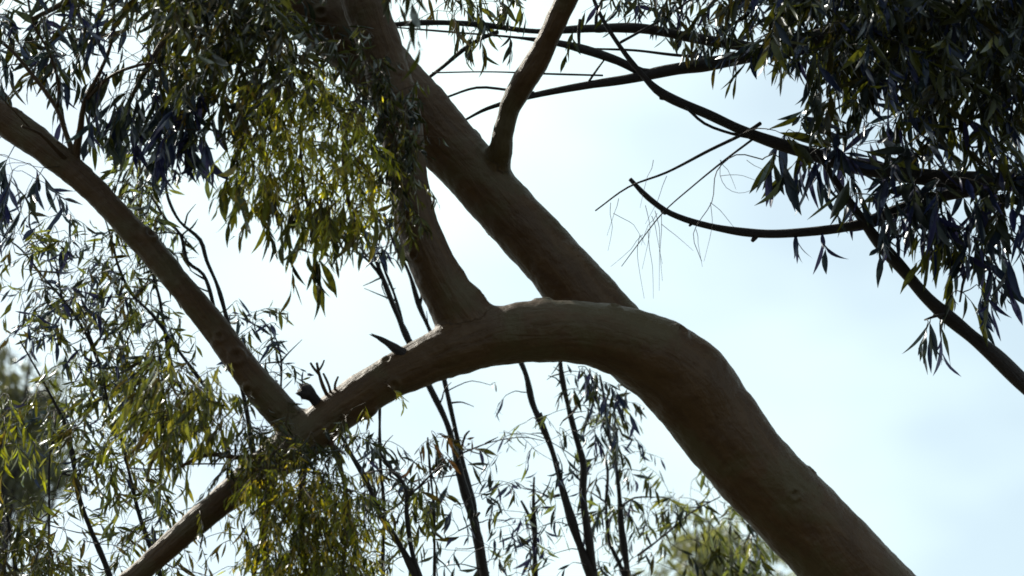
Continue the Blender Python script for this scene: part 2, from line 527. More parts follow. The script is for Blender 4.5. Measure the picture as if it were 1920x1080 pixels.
        for i, (M, var, col, mat) in enumerate(self.leaves):
            if i in pick:
                pc = min(ALLPAL, key=lambda c: sum((a - b) ** 2 for a, b in zip(c, col)))
                o = link('leaf', leaf_mesh(var, mat, pc), self.root)
                o.matrix_local = inv @ M
            else:
                groups.setdefault(mat.name, []).append((M, var, col, mat))
        Vs, Cs, mi = [], [], []
        mats = []
        for g in groups.values():
            mats.append(g[0][3])
            for (M, var, col, mat) in g:
                A = np.array(M); V = SHAPES[var][0]
                Vs.append(V @ A[:3, :3].T + A[:3, 3] - np.array(self.inv))
                Cs.append(np.array(col)[None, :].repeat(len(V), 0)); mi.append(len(mats) - 1)
        if Vs:
            nl = len(Vs); nv = len(Vs[0])
            Qs = (LQ[None, :, :] + (np.arange(nl) * nv)[:, None, None]).reshape(-1, 4)
            me = mesh_np('foliage', np.concatenate(Vs), Qs, None, None, np.concatenate(Cs))
            for m_ in mats: me.materials.append(m_)
            me.polygons.foreach_set('material_index', np.repeat(mi, len(LQ)).astype(np.int32))
            ob = link('foliage', me, self.root); ob['kind'] = 'stuff'
        print('TREE', self.root.name, len(self.leaves), 'leaves', len(self.tw), 'twigs')
ALLPAL = sorted(set(DARK + BLUE + GOLD + OLIVE + PALE + RED))

# ------------------------------------------------------------------ ground
def ground():
    n = 90
    g = np.sign(np.linspace(-1, 1, n)) * np.abs(np.linspace(-1, 1, n)) ** 3 * 1500
    X, Y = np.meshgrid(g, g, indexing='ij')
    Z = np.zeros_like(X)
    for i in range(n):
        for j in range(n):
            r = math.hypot(X[i, j], Y[i, j])
            Z[i, j] = 0.12 * noise.noise(Vector((X[i, j] * 0.12, Y[i, j] * 0.12, 0))) * min(1, r / 6) + 6 * noise.noise(Vector((X[i, j] * 0.004, Y[i, j] * 0.004, 5))) * min(1, max(0, (r - 40) / 200))
    V = np.stack([X.ravel(), Y.ravel(), Z.ravel() - 0.03], 1)
    q = [(i * n + j, (i + 1) * n + j, (i + 1) * n + j + 1, i * n + j + 1) for i in range(n - 1) for j in range(n - 1)]
    m = bpy.data.materials.new('dry_grass_earth'); m.use_nodes = True
    t = m.node_tree; b = t.nodes['Principled BSDF']; b.inputs['Roughness'].default_value = 0.95
    o = t.nodes.new('ShaderNodeTexCoord'); nz = t.nodes.new('ShaderNodeTexNoise'); nz.inputs['Scale'].default_value = 0.8; nz.inputs['Detail'].default_value = 9
    r = t.nodes.new('ShaderNodeValToRGB')
    r.color_ramp.elements[0].position = 0.4; r.color_ramp.elements[0].color = (0.035, 0.045, 0.018, 1)
    r.color_ramp.elements[1].position = 0.65; r.color_ramp.elements[1].color = (0.10, 0.075, 0.045, 1)
    t.links.new(o.outputs['Object'], nz.inputs['Vector']); t.links.new(nz.outputs['Fac'], r.inputs['Fac']); t.links.new(r.outputs['Color'], b.inputs['Base Color'])
    tag(link('ground', mesh_np('ground', V, q, None, m)), kind='structure')
ground()

# ================================================================== 1. the big leaning tree
MB = Vector((4.3, 8.6, 0.0))
M = Tree('leaning_tree', 'big brown leaning tree whose trunk bends and forks in the middle of the view', MB, pal=OLIVE)
def G(x, y, z, r): return (Vector((x, y, z)), r)
D0 = 8.0
# trunk up to the elbow, where it bends over into the long left-hand limb
M.limb([G(4.3, 8.6, -0.25, 0.30), G(4.2, 8.5, 0.4, 0.235), G(3.8, 8.3, 1.5, 0.19), (1960, 1440, 176, 8.0), (1760, 1240, 170, 7.95),
        (1612, 1088, 165, 7.95), (1500, 972, 158, 7.95), (1405, 870, 158, 7.95), (1338, 785, 162, 7.95), (1292, 726, 172, 7.93), (1232, 675, 156, 7.90),
        (1165, 640, 134, 7.86), (1100, 624, 118, 7.83), (1030, 620, 113, 7.8), (950, 628, 108, 7.78),
        (870, 650, 104, 7.76), (800, 676, 88, 7.74), (730, 708, 80, 7.72), (655, 757, 80, 7.70), (590, 806, 84, 7.68), (530, 850, 74, 7.66),
        (470, 897, 60, 7.64), (400, 953, 54, 7.62), (330, 1012, 50, 7.6), (270, 1066, 46, 7.58), (190, 1130, 42, 7.55), (90, 1200, 34, 7.5)],
       name='trunk', seg=56, step=0.02, fuse=True, rough=0.05, lump=0.03)
# upper stem going on behind the bend
M.limb([(1335, 790, 80, 8.0), (1262, 725, 110, 8.04), (1178, 650, 124, 8.10), (1098, 560, 118, 8.16), (1020, 470, 112, 8.2), (932, 376, 111, 8.24), (855, 287, 112, 8.28), (770, 190, 113, 8.30),
        (684, 100, 120, 8.33), (592, 10, 134, 8.36), (505, -90, 130, 8.4), (430, -210, 120, 8.5), (380, -380, 100, 8.6), (370, -600, 80, 8.8)],
       name='limb', seg=52, step=0.02, fuse=True, rough=0.05, lump=0.035)
# branch rising from the limb
M.limb([(905, 650, 70, 7.80), (893, 620, 104, 7.80), (864, 585, 108, 7.80), (834, 540, 92, 7.8), (804, 480, 84, 7.82), (780, 412, 80, 7.85), (765, 330, 76, 7.9),
        (752, 240, 80, 7.93), (730, 150, 84, 7.97), (703, 60, 86, 8.0), (672, -30, 84, 8.03), (630, -160, 76, 8.1), (600, -330, 62, 8.15)], seg=32, step=0.02, fuse=True)
# diagonal branch to the upper left
M.limb([(580, 826, 44, 7.70), (545, 792, 66, 7.70), (505, 748, 62, 7.71), (455, 686, 58, 7.72), (400, 612, 54, 7.74), (335, 530, 50, 7.76), (262, 449, 50, 7.8),
        (190, 370, 50, 7.84), (115, 302, 54, 7.88), (40, 246, 62, 7.92), (-50, 190, 56, 7.95), (-170, 120, 50, 8.0), (-300, 20, 44, 8.05), (-420, -140, 34, 8.1)], seg=30, step=0.02, fuse=True)
# branch going up and right from the upper stem
M.limb([(925, 345, 40, 8.26), (932, 312, 52, 8.22), (938, 283, 48, 8.18), (944, 250, 40, 8.16), (957, 200, 42, 8.15), (985, 150, 45, 8.12), (1016, 100, 46, 8.1), (1040, 45, 46, 8.07), (1065, -10, 44, 8.05),
        (1110, -120, 40, 8.0), (1160, -280, 32, 8.0)], seg=26, step=0.02, fuse=True)
M.fuse()
# stubs on the limb
M.limb([(775, 700, 20, 7.72), (764, 670, 36, 7.70), (745, 656, 24, 7.69), (722, 640, 13, 7.69), (698, 628, 4, 7.69)], name='stub', mat=BARK2, seg=14, step=0.012, rough=0.35, jag=0.012, kids=False)
M.limb([(612, 790, 16, 7.70), (600, 764, 24, 7.68), (586, 744, 22, 7.66), (574, 734, 30, 7.65), (564, 730, 22, 7.64)], name='stub', mat=BARK2, seg=14, step=0.01, rough=0.4, lump=0.4, lf=20, jag=0.014, blunt=True, kids=False)
M.limb([(622, 758, 8, 7.68), (606, 725, 8, 7.67), (598, 700, 6, 7.67), (594, 680, 5, 7.66)], name='twig', seg=8, step=0.01, rough=0.2)
M.limb([(598, 702, 5, 7.67), (588, 690, 5, 7.67), (582, 680, 4, 7.67)], name='twig', seg=8, step=0.01)
M.limb([(597, 696, 5, 7.67), (604, 685, 4, 7.67), (608, 675, 3, 7.67)], name='twig', seg=8, step=0.01)
M.limb([(622, 748, 6, 7.68), (618, 728, 5, 7.67), (612, 712, 5, 7.67), (606, 700, 4, 7.66)], name='twig', seg=8, step=0.01)
M.limb([(630, 742, 6, 7.68), (628, 722, 5, 7.67), (634, 706, 4, 7.67)], name='twig', seg=8, step=0.01)
# twigs rising from the diagonal branch into the upper left crown
for pts in ([(142, 320, 20, 7.88), (140, 290, 16, 7.88), (150, 240, 12, 7.86), (158, 190, 10, 7.84), (185, 140, 8, 7.82), (210, 80, 7, 7.8), (215, -20, 6, 7.8)],
            [(140, 300, 13, 7.88), (122, 250, 10, 7.9), (108, 205, 9, 7.92), (70, 150, 8, 7.95), (20, 95, 7, 7.98), (-30, 60, 6, 8.0)],
            [(108, 205, 7, 7.92), (112, 160, 6, 7.9), (90, 100, 5, 7.85), (60, 40, 5, 7.8), (50, -40, 4, 7.8)],
            [(130, 305, 10, 7.86), (100, 275, 8, 7.8), (75, 250, 6, 7.76), (40, 235, 5, 7.7)],
            [(158, 190, 7, 7.84), (200, 150, 6, 7.8), (240, 130, 6, 7.75), (300, 120, 5, 7.72), (340, 140, 4, 7.7)]):
    M.limb(pts, name='twig', seg=8, step=0.03, rough=0.12, jit=0.01)
# boughs of the crown above and to the left of the upper stem
for pts in ([(560, -60, 50, 8.35), (480, -40, 34, 8.2), (400, 10, 26, 8.0), (330, 60, 18, 7.9), (280, 120, 12, 7.85), (250, 180, 8, 7.8)],
            [(500, -120, 40, 8.4), (380, -110, 30, 8.2), (260, -60, 20, 8.0), (150, -10, 14, 7.9), (60, 40, 8, 7.8)],
            [(560, 30, 16, 8.25), (510, 80, 12, 8.0), (470, 150, 9, 7.85), (450, 210, 10, 7.75), (440, 270, 6, 7.7)],
            [(640, 70, 8, 8.3), (600, 130, 7, 7.95), (570, 200, 7, 7.75), (560, 290, 6, 7.65), (570, 380, 7, 7.6), (600, 450, 4, 7.6)],
            [(720, 130, 10, 7.98), (660, 210, 8, 7.7), (640, 290, 11, 7.6), (650, 380, 7, 7.55), (670, 440, 4, 7.55)]):
    M.limb(pts, name='bough', seg=12, step=0.04, rough=0.1, jit=0.02)
# boughs under the limb carrying the lower mass
for pts in ([(575, 835, 16, 7.68), (570, 900, 11, 7.55), (560, 980, 14, 7.5), (570, 1080, 8, 7.5), (580, 1160, 6, 7.5)],
            [(520, 855, 14, 7.66), (500, 940, 16, 7.5), (480, 1030, 10, 7.5), (470, 1120, 6, 7.5)],
            [(605, 800, 14, 7.68), (640, 900, 9, 7.55), (650, 990, 9, 7.5), (645, 1090, 5, 7.5)],
            [(530, 850, 12, 7.66), (450, 855, 9, 7.5), (400, 850, 9, 7.45), (330, 880, 6, 7.4)],
            ):
    M.limb(pts, name='bough', seg=12, step=0.04, rough=0.1, jit=0.02)

# crown, upper left
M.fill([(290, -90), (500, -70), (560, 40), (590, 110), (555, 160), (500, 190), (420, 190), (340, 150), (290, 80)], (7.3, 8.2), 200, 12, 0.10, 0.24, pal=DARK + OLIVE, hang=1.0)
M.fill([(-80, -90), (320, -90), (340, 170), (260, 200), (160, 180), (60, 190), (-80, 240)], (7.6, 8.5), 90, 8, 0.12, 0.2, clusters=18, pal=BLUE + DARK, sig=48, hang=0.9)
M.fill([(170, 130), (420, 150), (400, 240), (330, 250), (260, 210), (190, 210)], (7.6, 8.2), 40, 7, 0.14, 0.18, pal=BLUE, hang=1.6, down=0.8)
M.fill([(150, -520), (900, -520), (800, -80), (200, -80)], (6.6, 7.9), 90, 12, 0.13, 0.36, clusters=18, pal=DARK, sig=110)  # unseen foliage above the view, added for shade, set clear of the sun
M.fill([(-60, 250), (90, 290), (60, 380), (-60, 380)], (7.6, 8.2), 14, 7, 0.13, 0.2, pal=BLUE, hang=1.4)
M.fill([(590, 60), (690, 70), (760, 160), (780, 300), (730, 330), (680, 200)], (7.55, 7.8), 60, 10, 0.07, 0.14, pal=DARK + OLIVE[:2], hang=1.2)
# sunlit hanging mass left of the fork
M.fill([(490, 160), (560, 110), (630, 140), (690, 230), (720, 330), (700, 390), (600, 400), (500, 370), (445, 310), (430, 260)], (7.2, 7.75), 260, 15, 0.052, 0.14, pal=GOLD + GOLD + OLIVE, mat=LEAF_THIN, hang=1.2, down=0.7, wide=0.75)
M.fill([(430, 280), (520, 340), (700, 370), (690, 410), (560, 400), (450, 360)], (7.3, 7.7), 46, 8, 0.10, 0.16, pal=OLIVE + GOLD, hang=2.2, down=1.2)
M.fill([(700, 60), (760, 200), (790, 400), (750, 440), (700, 300), (650, 130)], (7.5, 7.7), 60, 9, 0.06, 0.14, pal=OLIVE + DARK, hang=1.4, down=0.6)
M.along([(560, 470, 7.5), (610, 460, 7.5), (480, 400, 7.5)], 2, (0.0, 1), 5, 0.12, 0.14, pal=DARK + OLIVE, hang=2)
# lower mass below the limb
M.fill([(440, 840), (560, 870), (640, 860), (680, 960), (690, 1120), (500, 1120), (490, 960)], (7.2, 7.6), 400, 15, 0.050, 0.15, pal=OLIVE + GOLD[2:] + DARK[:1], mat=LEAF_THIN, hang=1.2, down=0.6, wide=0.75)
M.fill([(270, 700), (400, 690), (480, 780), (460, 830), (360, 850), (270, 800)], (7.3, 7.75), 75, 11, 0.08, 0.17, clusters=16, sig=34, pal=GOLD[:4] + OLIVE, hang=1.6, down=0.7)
M.fill([(440, 790), (560, 800), (640, 810), (650, 860), (520, 870), (430, 890)], (7.3, 7.5), 60, 13, 0.055, 0.12, pal=DARK + OLIVE, hang=1.0, wide=0.8)
M.fill([(350, 950), (450, 930), (460, 1100), (330, 1100)], (7.5, 7.8), 18, 8, 0.075, 0.17, pal=OLIVE, hang=1.2)
M.along([(735, 735, 7.64), (745, 728, 7.64)], 1, (0.5, 0.5), 6, 0.05, 0.05, 4, pal=GOLD, mat=LEAF_THIN)
M.along([(640, 770, 7.6), (655, 790, 7.6), (690, 750, 7.62)], 2, (0.1, 1), 6, 0.055, 0.07, 6, pal=GOLD + OLIVE, mat=LEAF_THIN)
M.finish()

# ================================================================== 2. tree overhanging from the right
RB = Vector((4.6, 9.4, 0))
T2 = Tree('overhanging_tree', 'dark leafy tree reaching in from the right with long thin boughs and drooping leaves', RB, bark=BARK2, pal=BLUE + DARK)
T2.limb([G(4.6, 9.4, -0.2, 0.22), G(4.5, 9.3, 0.6, 0.17), G(4.2, 9.2, 2.2, 0.14), (2330, 900, 110, 9.0), (2260, 500, 100, 8.9), (2220, 100, 90, 8.9), (2140, -350, 70, 8.9), (2100, -700, 40, 8.9)],
        name='trunk', seg=32, step=0.05)
dR = 8.6
for pts in ([(2250, 440, 44, 8.9), (2080, 370, 40, 8.8), (1920, 345, 34, 8.7), (1760, 335, 31, 8.6), (1620, 312, 29, 8.6), (1500, 285, 25, 8.6), (1410, 255, 20, 8.6), (1330, 215, 18, 8.6), (1245, 172, 17, 8.6),
             (1205, 132, 11, 8.6), (1160, 80, 9, 8.6), (1120, 20, 7, 8.6), (1090, -60, 5, 8.6)],
            [(2270, 1060, 40, 8.8), (2080, 860, 33, 8.6), (1925, 722, 29, 8.5), (1862, 663, 28, 8.5), (1800, 614, 26, 8.5), (1742, 562, 24, 8.5), (1690, 502, 23, 8.5), (1645, 452, 21, 8.5), (1608, 400, 18, 8.5), (1570, 345, 14, 8.5), (1530, 280, 9, 8.5)],
            [(1870, 345, 26, 8.65), (1760, 372, 22, 8.6), (1680, 398, 21, 8.55), (1600, 420, 19, 8.5), (1500, 437, 17, 8.5), (1420, 438, 15, 8.5), (1330, 424, 14, 8.5), (1260, 401, 13, 8.5), (1214, 372, 11, 8.5), (1178, 335, 8, 8.5)],
            [(2220, 60, 50, 8.9), (2000, 30, 42, 8.8), (1750, 40, 38, 8.7), (1560, 70, 34, 8.7), (1450, 96, 30, 8.7), (1400, 110, 28, 8.7), (1330, 122, 26, 8.7), (1250, 133, 24, 8.7), (1180, 146, 20, 8.7), (1100, 162, 16, 8.7), (1000, 180, 12, 8.7), (920, 205, 8, 8.7), (870, 228, 5, 8.7)],
            [(1250, 134, 18, 8.7), (1210, 132, 20, 8.7), (1160, 114, 18, 8.7), (1100, 95, 17, 8.7), (1040, 80, 12, 8.7), (960, 72, 5, 8.7), (860, 66, 4, 8.7), (740, 52, 3, 8.7)],
            [(1560, 70, 24, 8.75), (1480, 100, 20, 8.8), (1380, 88, 20, 8.8), (1300, 70, 19, 8.8), (1200, 56, 18, 8.8), (1100, 50, 15, 8.8), (1000, 60, 11, 8.8), (900, 46, 12, 8.8), (800, 42, 11, 8.8), (730, 46, 8, 8.8), (640, 60, 5, 8.8)],
            ):
    T2.limb(pts, name='bough', seg=14, step=0.025, rough=0.16, lump=0.22, lf=7, jit=0.016)
for pts in ([(1405, 258, 8, 8.6), (1370, 250, 6, 8.58), (1320, 232, 6, 8.57), (1285, 200, 6, 8.58)],
            [(1335, 112, 6, 8.75), (1260, 104, 6, 8.75), (1190, 96, 5, 8.75), (1110, 92, 4, 8.75)],
            [(1130, 142, 4, 8.7), (1030, 138, 4, 8.7), (920, 134, 3, 8.7), (810, 137, 3, 8.7)],
            [(935, 60, 8, 8.8), (900, 74, 8, 8.8), (865, 96, 9, 8.8), (830, 125, 7, 8.8), (800, 148, 6, 8.8)],
            [(1000, 176, 8, 8.7), (950, 168, 5, 8.7), (895, 164, 5, 8.7), (835, 182, 4, 8.7)],
            [(1100, 160, 5, 8.7), (1120, 130, 4, 8.7), (1135, 110, 3, 8.7)],
            [(1120, 50, 7, 8.8), (1120, 30, 7, 8.8), (1130, 0, 5, 8.8), (1150, -40, 5, 8.8)],
            [(1085, 82, 6, 8.7), (1084, 60, 8, 8.7), (1086, 35, 7, 8.7)],
            [(1165, 80, 6, 8.6), (1200, 60, 5, 8.6), (1250, 30, 5, 8.6), (1310, -10, 4, 8.6)],
            [(1425, 232, 7, 8.55), (1395, 250, 6, 8.5), (1330, 282, 6, 8.45), (1250, 325, 5, 8.4), (1180, 350, 4, 8.4), (1118, 395, 3, 8.4)],
            [(1410, 262, 5, 8.55), (1355, 303, 4, 8.5), (1300, 350, 3, 8.45), (1245, 400, 2.4, 8.4), (1205, 450, 2, 8.4), (1165, 500, 1.5, 8.4)],
            [(1430, 300, 2.5, 8.55), (1380, 290, 2.0, 8.5), (1345, 320, 1.8, 8.5), (1335, 380, 1.6, 8.45), (1300, 440, 1.4, 8.45), (1315, 490, 1.2, 8.45)],
            [(1420, 438, 13, 8.5), (1415, 446, 10, 8.5), (1410, 452, 7, 8.5)], [(1250, 400, 9, 8.5), (1243, 397, 8, 8.5), (1240, 392, 5, 8.5)],
            [(1300, 416, 9, 8.5), (1296, 420, 7, 8.5), (1292, 424, 5, 8.5)], [(1255, 178, 14, 8.6), (1245, 182, 11, 8.6), (1238, 182, 7, 8.6)],
            [(1880, 370, 16, 8.6), (1870, 430, 11, 8.5), (1840, 480, 8, 8.45), (1810, 520, 6, 8.4), (1800, 570, 4, 8.4)],
            [(1900, 350, 18, 8.6), (1960, 420, 12, 8.5), (1930, 480, 8, 8.4), (1890, 440, 6, 8.35)],
            [(1770, 590, 8, 8.45), (1750, 595, 6, 8.4), (1735, 600, 4, 8.38)]):
    T2.limb(pts, name='twig', seg=7, step=0.03, rough=0.1, lump=0.2, jit=0.008)
# hair-thin dead twiglets hanging in the gap
for x, y, dx, ln in ((1210, 385, -6, 120), (1228, 395, 8, 150), (1240, 402, 2, 125), (1215, 430, 10, 130), (1250, 330, -40, 90), (1145, 380, -5, 90), (1150, 400, 60, 60), (1205, 440, -60, 60), (1332, 380, 55, 60), (1332, 380, -12, 110),
                     (1200, 440, 8, 120), (1222, 405, 20, 90), (1305, 430, 12, 70), (1232, 400, -30, 60), (1225, 300, -25, 90), (1350, 300, 30, 55), (1160, 372, -22, 70), (1240, 420, 60, 50), (1350, 330, 95, 20), (1400, 300, 60, 40)):
    a = P(x, y, 8.43); b = P(x + dx, y + ln, 8.43 + random.uniform(-.1, .1))
    T2.twig(a, b, 0.0013, 0.0006, 0.10, addnodes=False)
pts = [P(x, y, 8.5) for x, y in ((1352, 300), (1350, 328), (1362, 352), (1385, 362), (1408, 357), (1420, 346), (1442, 334))]
V, Q, T, UV, sp, sr = tube(pts, [0.0012, 0.0011, 0.001, 0.0009, 0.0008, 0.0006, 0.0005], 5, 0.03)
T2.tw.append((V, Q, T, UV, 0))
# crown
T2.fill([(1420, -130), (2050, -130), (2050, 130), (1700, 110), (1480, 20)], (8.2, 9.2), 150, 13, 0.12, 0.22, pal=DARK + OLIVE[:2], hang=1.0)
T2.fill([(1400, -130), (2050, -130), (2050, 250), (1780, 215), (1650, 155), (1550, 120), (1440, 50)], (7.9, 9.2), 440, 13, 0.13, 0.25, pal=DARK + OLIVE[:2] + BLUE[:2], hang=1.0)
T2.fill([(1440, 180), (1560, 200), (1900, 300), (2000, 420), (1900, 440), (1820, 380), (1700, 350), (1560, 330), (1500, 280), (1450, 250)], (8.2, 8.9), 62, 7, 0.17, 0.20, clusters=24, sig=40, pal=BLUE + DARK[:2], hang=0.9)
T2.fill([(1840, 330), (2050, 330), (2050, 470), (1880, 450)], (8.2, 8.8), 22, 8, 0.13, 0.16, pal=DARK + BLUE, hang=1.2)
T2.fill([(1150, -520), (2200, -520), (2150, -110), (1250, -110)], (8.2, 11), 260, 12, 0.14, 0.36, clusters=26, sig=110, pal=DARK)  # unseen foliage above the view, added to shade the crown below it
T2.fill([(1130, -60), (1420, -60), (1420, 60), (1300, 50), (1180, 20)], (8.4, 9.0), 80, 7, 0.09, 0.18, pal=DARK + BLUE, hang=1.0)
T2.fill([(780, -60), (960, -60), (950, 40), (880, 50), (790, 20)], (8.5, 9.0), 26, 8, 0.10, 0.18, pal=DARK + OLIVE, hang=1.4, down=0.8)
T2.along([(1290, 62, 8.75), (1300, 58, 8.8)], 1, (0.05, 1), 6, 0.085, 0.08, pal=OLIVE, hang=2)
T2.along([(900, 52, 8.8), (885, 70, 8.8), (1060, 40, 8.7), (960, 55, 8.75)], 1, (0.0, 1), 6, 0.10, 0.12, pal=OLIVE + DARK, hang=2)
T2.along([(1450, 296, 8.45), (1475, 300, 8.45), (1500, 300, 8.45), (1530, 300, 8.5), (1560, 320, 8.45)], 1, (-0.1, 1), 4, 0.2, 0.08, 6, pal=BLUE, hang=2.6)
T2.along([(1500, 430, 8.5), (1545, 425, 8.5), (1580, 350, 8.5), (1600, 350, 8.5), (1640, 400, 8.5), (1680, 395, 8.5)], 1, (0.1, 1), 4, 0.12, 0.1, 8, pal=BLUE, hang=1.8)
T2.fill([(1640, 330), (1800, 350), (1780, 400), (1660, 410)], (8.3, 8.6), 22, 6, 0.14, 0.16, pal=BLUE, hang=1.2)
T2.fill([(1780, 440), (1860, 440), (1860, 560), (1800, 560), (1750, 480)], (8.3, 8.55), 18, 7, 0.15, 0.14, pal=BLUE + OLIVE[:1], hang=1.5)
T2.along([(1735, 600, 8.4), (1750, 592, 8.4), (1765, 600, 8.4)], 1, (-0.3, 1), 5, 0.17, 0.10, 5, pal=BLUE, hang=1.8)
T2.along([(1910, 440, 8.3), (1900, 470, 8.3)], 1, (0.1, 1), 4, 0.2, 0.12, 8, pal=BLUE, hang=2.0)
T2.finish()

# ================================================================== 3. slender trees behind
def slender(name, label, base, stems, fills, pal, group=None, single=220, leaf=LEAF):
    t = Tree(name, label, base, bark=BARK2, pal=pal, group=group, leaf=leaf, single=single)
    for s in stems: t.stem([(q[0], q[1], q[2] * 0.82, q[3]) if len(q) == 4 else (q[0], q[1] * 0.8) for q in s])
    for f in fills:
        if f[0] == 'a': t.along(*f[1], **f[2])
        else: 
            a = list(f[1]); a[2] = int(a[2] * 1.6); a[4] *= 1.2
            t.fill(*a, **f[2])
    t.finish()
    return t
def base_of(px, d):
    p = P(px, 1400, d); return Vector((p.x, p.y + 0.4, 0))
def root(b, dx=0.0, r=0.03):
    return [(b + Vector((dx, 0, -0.1)), r * 1.3), (b + Vector((dx, 0, 0.9)), r)]

b = base_of(930, 10.2)
slender('slender_tree', 'slender bare-stemmed tree whose close pair of stems crosses behind the thick horizontal limb', b,
        [root(b, 0) + [(925, 1180, 26, 10.2), (905, 1080, 24, 10.2), (890, 1000, 22, 10.2), (868, 900, 18, 10.2), (836, 800, 16, 10.2), (800, 715, 15, 10.2), (765, 640, 15, 10.2), (735, 570, 13, 10.2), (708, 505, 11, 10.2), (690, 455, 8, 10.2), (672, 400, 5, 10.2)],
         root(b, 0.05) + [(915, 1180, 20, 10.25), (898, 1060, 19, 10.25), (886, 960, 17, 10.25), (868, 870, 14, 10.3), (848, 790, 12, 10.3), (830, 700, 12, 10.3), (812, 630, 11, 10.3), (786, 575, 11, 10.3), (765, 510, 9, 10.3), (738, 455, 8, 10.3), (718, 400, 5, 10.3)],
         [(870, 890, 12, 10.2), (850, 830, 9, 10.25), (815, 750, 8, 10.25), (785, 690, 8, 10.25), (762, 630, 7, 10.25), (738, 555, 7, 10.25), (716, 500, 6, 10.2), (700, 440, 4, 10.2)],
         [(712, 520, 8, 10.2), (690, 490, 7, 10.2), (668, 470, 6, 10.2), (650, 430, 4, 10.2)],
         [(786, 575, 8, 10.3), (788, 545, 7, 10.3), (790, 520, 4, 10.3), (800, 490, 2, 10.3)],
         [(716, 480, 6, 10.2), (730, 450, 5, 10.2), (728, 420, 4, 10.2), (700, 395, 3, 10.2)],
         [(872, 850, 5, 10.25), (920, 830, 3, 10.2), (980, 818, 2.5, 10.2), (1020, 830, 2, 10.2)],
         [(868, 840, 6, 10.2), (872, 820, 6, 10.2), (880, 812, 3, 10.2)],
         [(895, 960, 6, 10.2), (880, 985, 4, 10.2), (860, 1000, 3, 10.2)]],
        [('f', ([(650, 400), (740, 390), (760, 450), (690, 480)], (10.0, 10.4), 12, 6, 0.09, 0.15), {}),
         ('f', ([(820, 840), (960, 840), (960, 1080), (820, 1080)], (9.9, 10.6), 18, 4, 0.09, 0.16), dict(hang=1.2)),
         ('a', ([(880, 820, 10.2), (900, 900, 10.2), (905, 930, 10.2), (920, 730, 10.2)], 1, (0.5, -0.5), 2, 0.08, 0.05), {})],
        BLUE + DARK, 'slender young trees behind the big tree')

b = base_of(1150, 10.6)
slender('slender_tree', 'slender young tree with two knobbly dark stems just left of the leaning trunk', b,
        [root(b) + [(1130, 1180, 30, 10.5), (1108, 1080, 26, 10.5), (1085, 1010, 20, 10.5), (1055, 920, 17, 10.5), (1038, 850, 16, 10.5), (1020, 795, 17, 10.5), (1000, 755, 12, 10.5), (985, 700, 12, 10.5), (972, 650, 11, 10.5), (960, 600, 8, 10.5)],
         [(1122, 1180, 18, 10.5), (1112, 1090, 20, 10.5), (1102, 1000, 19, 10.5), (1096, 930, 17, 10.5), (1090, 870, 15, 10.5), (1075, 820, 14, 10.5), (1066, 765, 12, 10.5), (1056, 710, 12, 10.5), (1052, 670, 10, 10.5), (1065, 600, 8, 10.5)],
         [(1010, 785, 14, 10.5), (1016, 775, 16, 10.5), (1020, 792, 10, 10.5)],
         [(1050, 930, 8, 10.5), (1030, 932, 6, 10.5), (1018, 926, 4, 10.5)],
         [(1066, 780, 6, 10.5), (1080, 760, 5, 10.5), (1095, 742, 3, 10.5)],
         [(1068, 775, 4, 10.5), (1056, 785, 4, 10.5), (1050, 795, 3, 10.5)],
         [(1090, 870, 4, 10.5), (1060, 845, 2.5, 10.5), (1010, 815, 2, 10.5), (960, 815, 1.6, 10.5), (900, 850, 1.4, 10.5)]],
        [('f', ([(1075, 690), (1150, 680), (1170, 800), (1090, 800)], (10.2, 10.7), 12, 6, 0.085, 0.14), dict(hang=1.4)),
         ('f', ([(940, 740), (1120, 740), (1120, 1060), (920, 1060)], (10.2, 10.8), 26, 4, 0.075, 0.14), dict(pal=BLUE + PALE)),
         ('a', ([(1095, 700, 10.4), (1100, 720, 10.4), (1120, 690, 10.4)], 2, (0.4, 0.9), 6, 0.09, 0.1), dict(hang=1.6))],
        BLUE + DARK, 'slender young trees behind the big tree')

b = base_of(1180, 11.0)
slender('slender_tree', 'leafy slender young tree close against the left edge of the leaning trunk', b,
        [root(b) + [(1180, 1180, 20, 11), (1172, 1080, 16, 11), (1165, 990, 14, 11), (1160, 920, 12, 11), (1152, 850, 11, 11), (1140, 810, 10, 11), (1133, 760, 8, 11), (1125, 700, 5, 11)],
         [(1180, 1170, 12, 11), (1165, 1080, 11, 11), (1145, 1020, 8, 11), (1138, 950, 7, 11), (1140, 880, 6, 11), (1130, 840, 5, 11)],
         [(1165, 950, 8, 11), (1190, 935, 4, 11), (1220, 932, 3, 11), (1250, 935, 2, 11)],
         [(1190, 1040, 6, 11), (1240, 1010, 5, 11), (1300, 960, 4, 11), (1350, 930, 3, 11)]],
        [('f', ([(1120, 760), (1180, 790), (1220, 900), (1210, 1080), (1110, 1080), (1110, 860)], (10.8, 11.4), 36, 6, 0.08, 0.15), dict(hang=1.0)),
         ('f', ([(1240, 900), (1350, 900), (1420, 1000), (1440, 1080), (1240, 1080), (1220, 1000)], (11, 12), 40, 7, 0.085, 0.17), dict(pal=PALE + DARK, maxr=2.0)),
         ('f', ([(1120, 700), (1180, 730), (1180, 800), (1130, 780)], (10.8, 11.2), 8, 5, 0.09, 0.13), dict(hang=1.2))],
        BLUE + DARK + PALE, 'slender young trees behind the big tree')

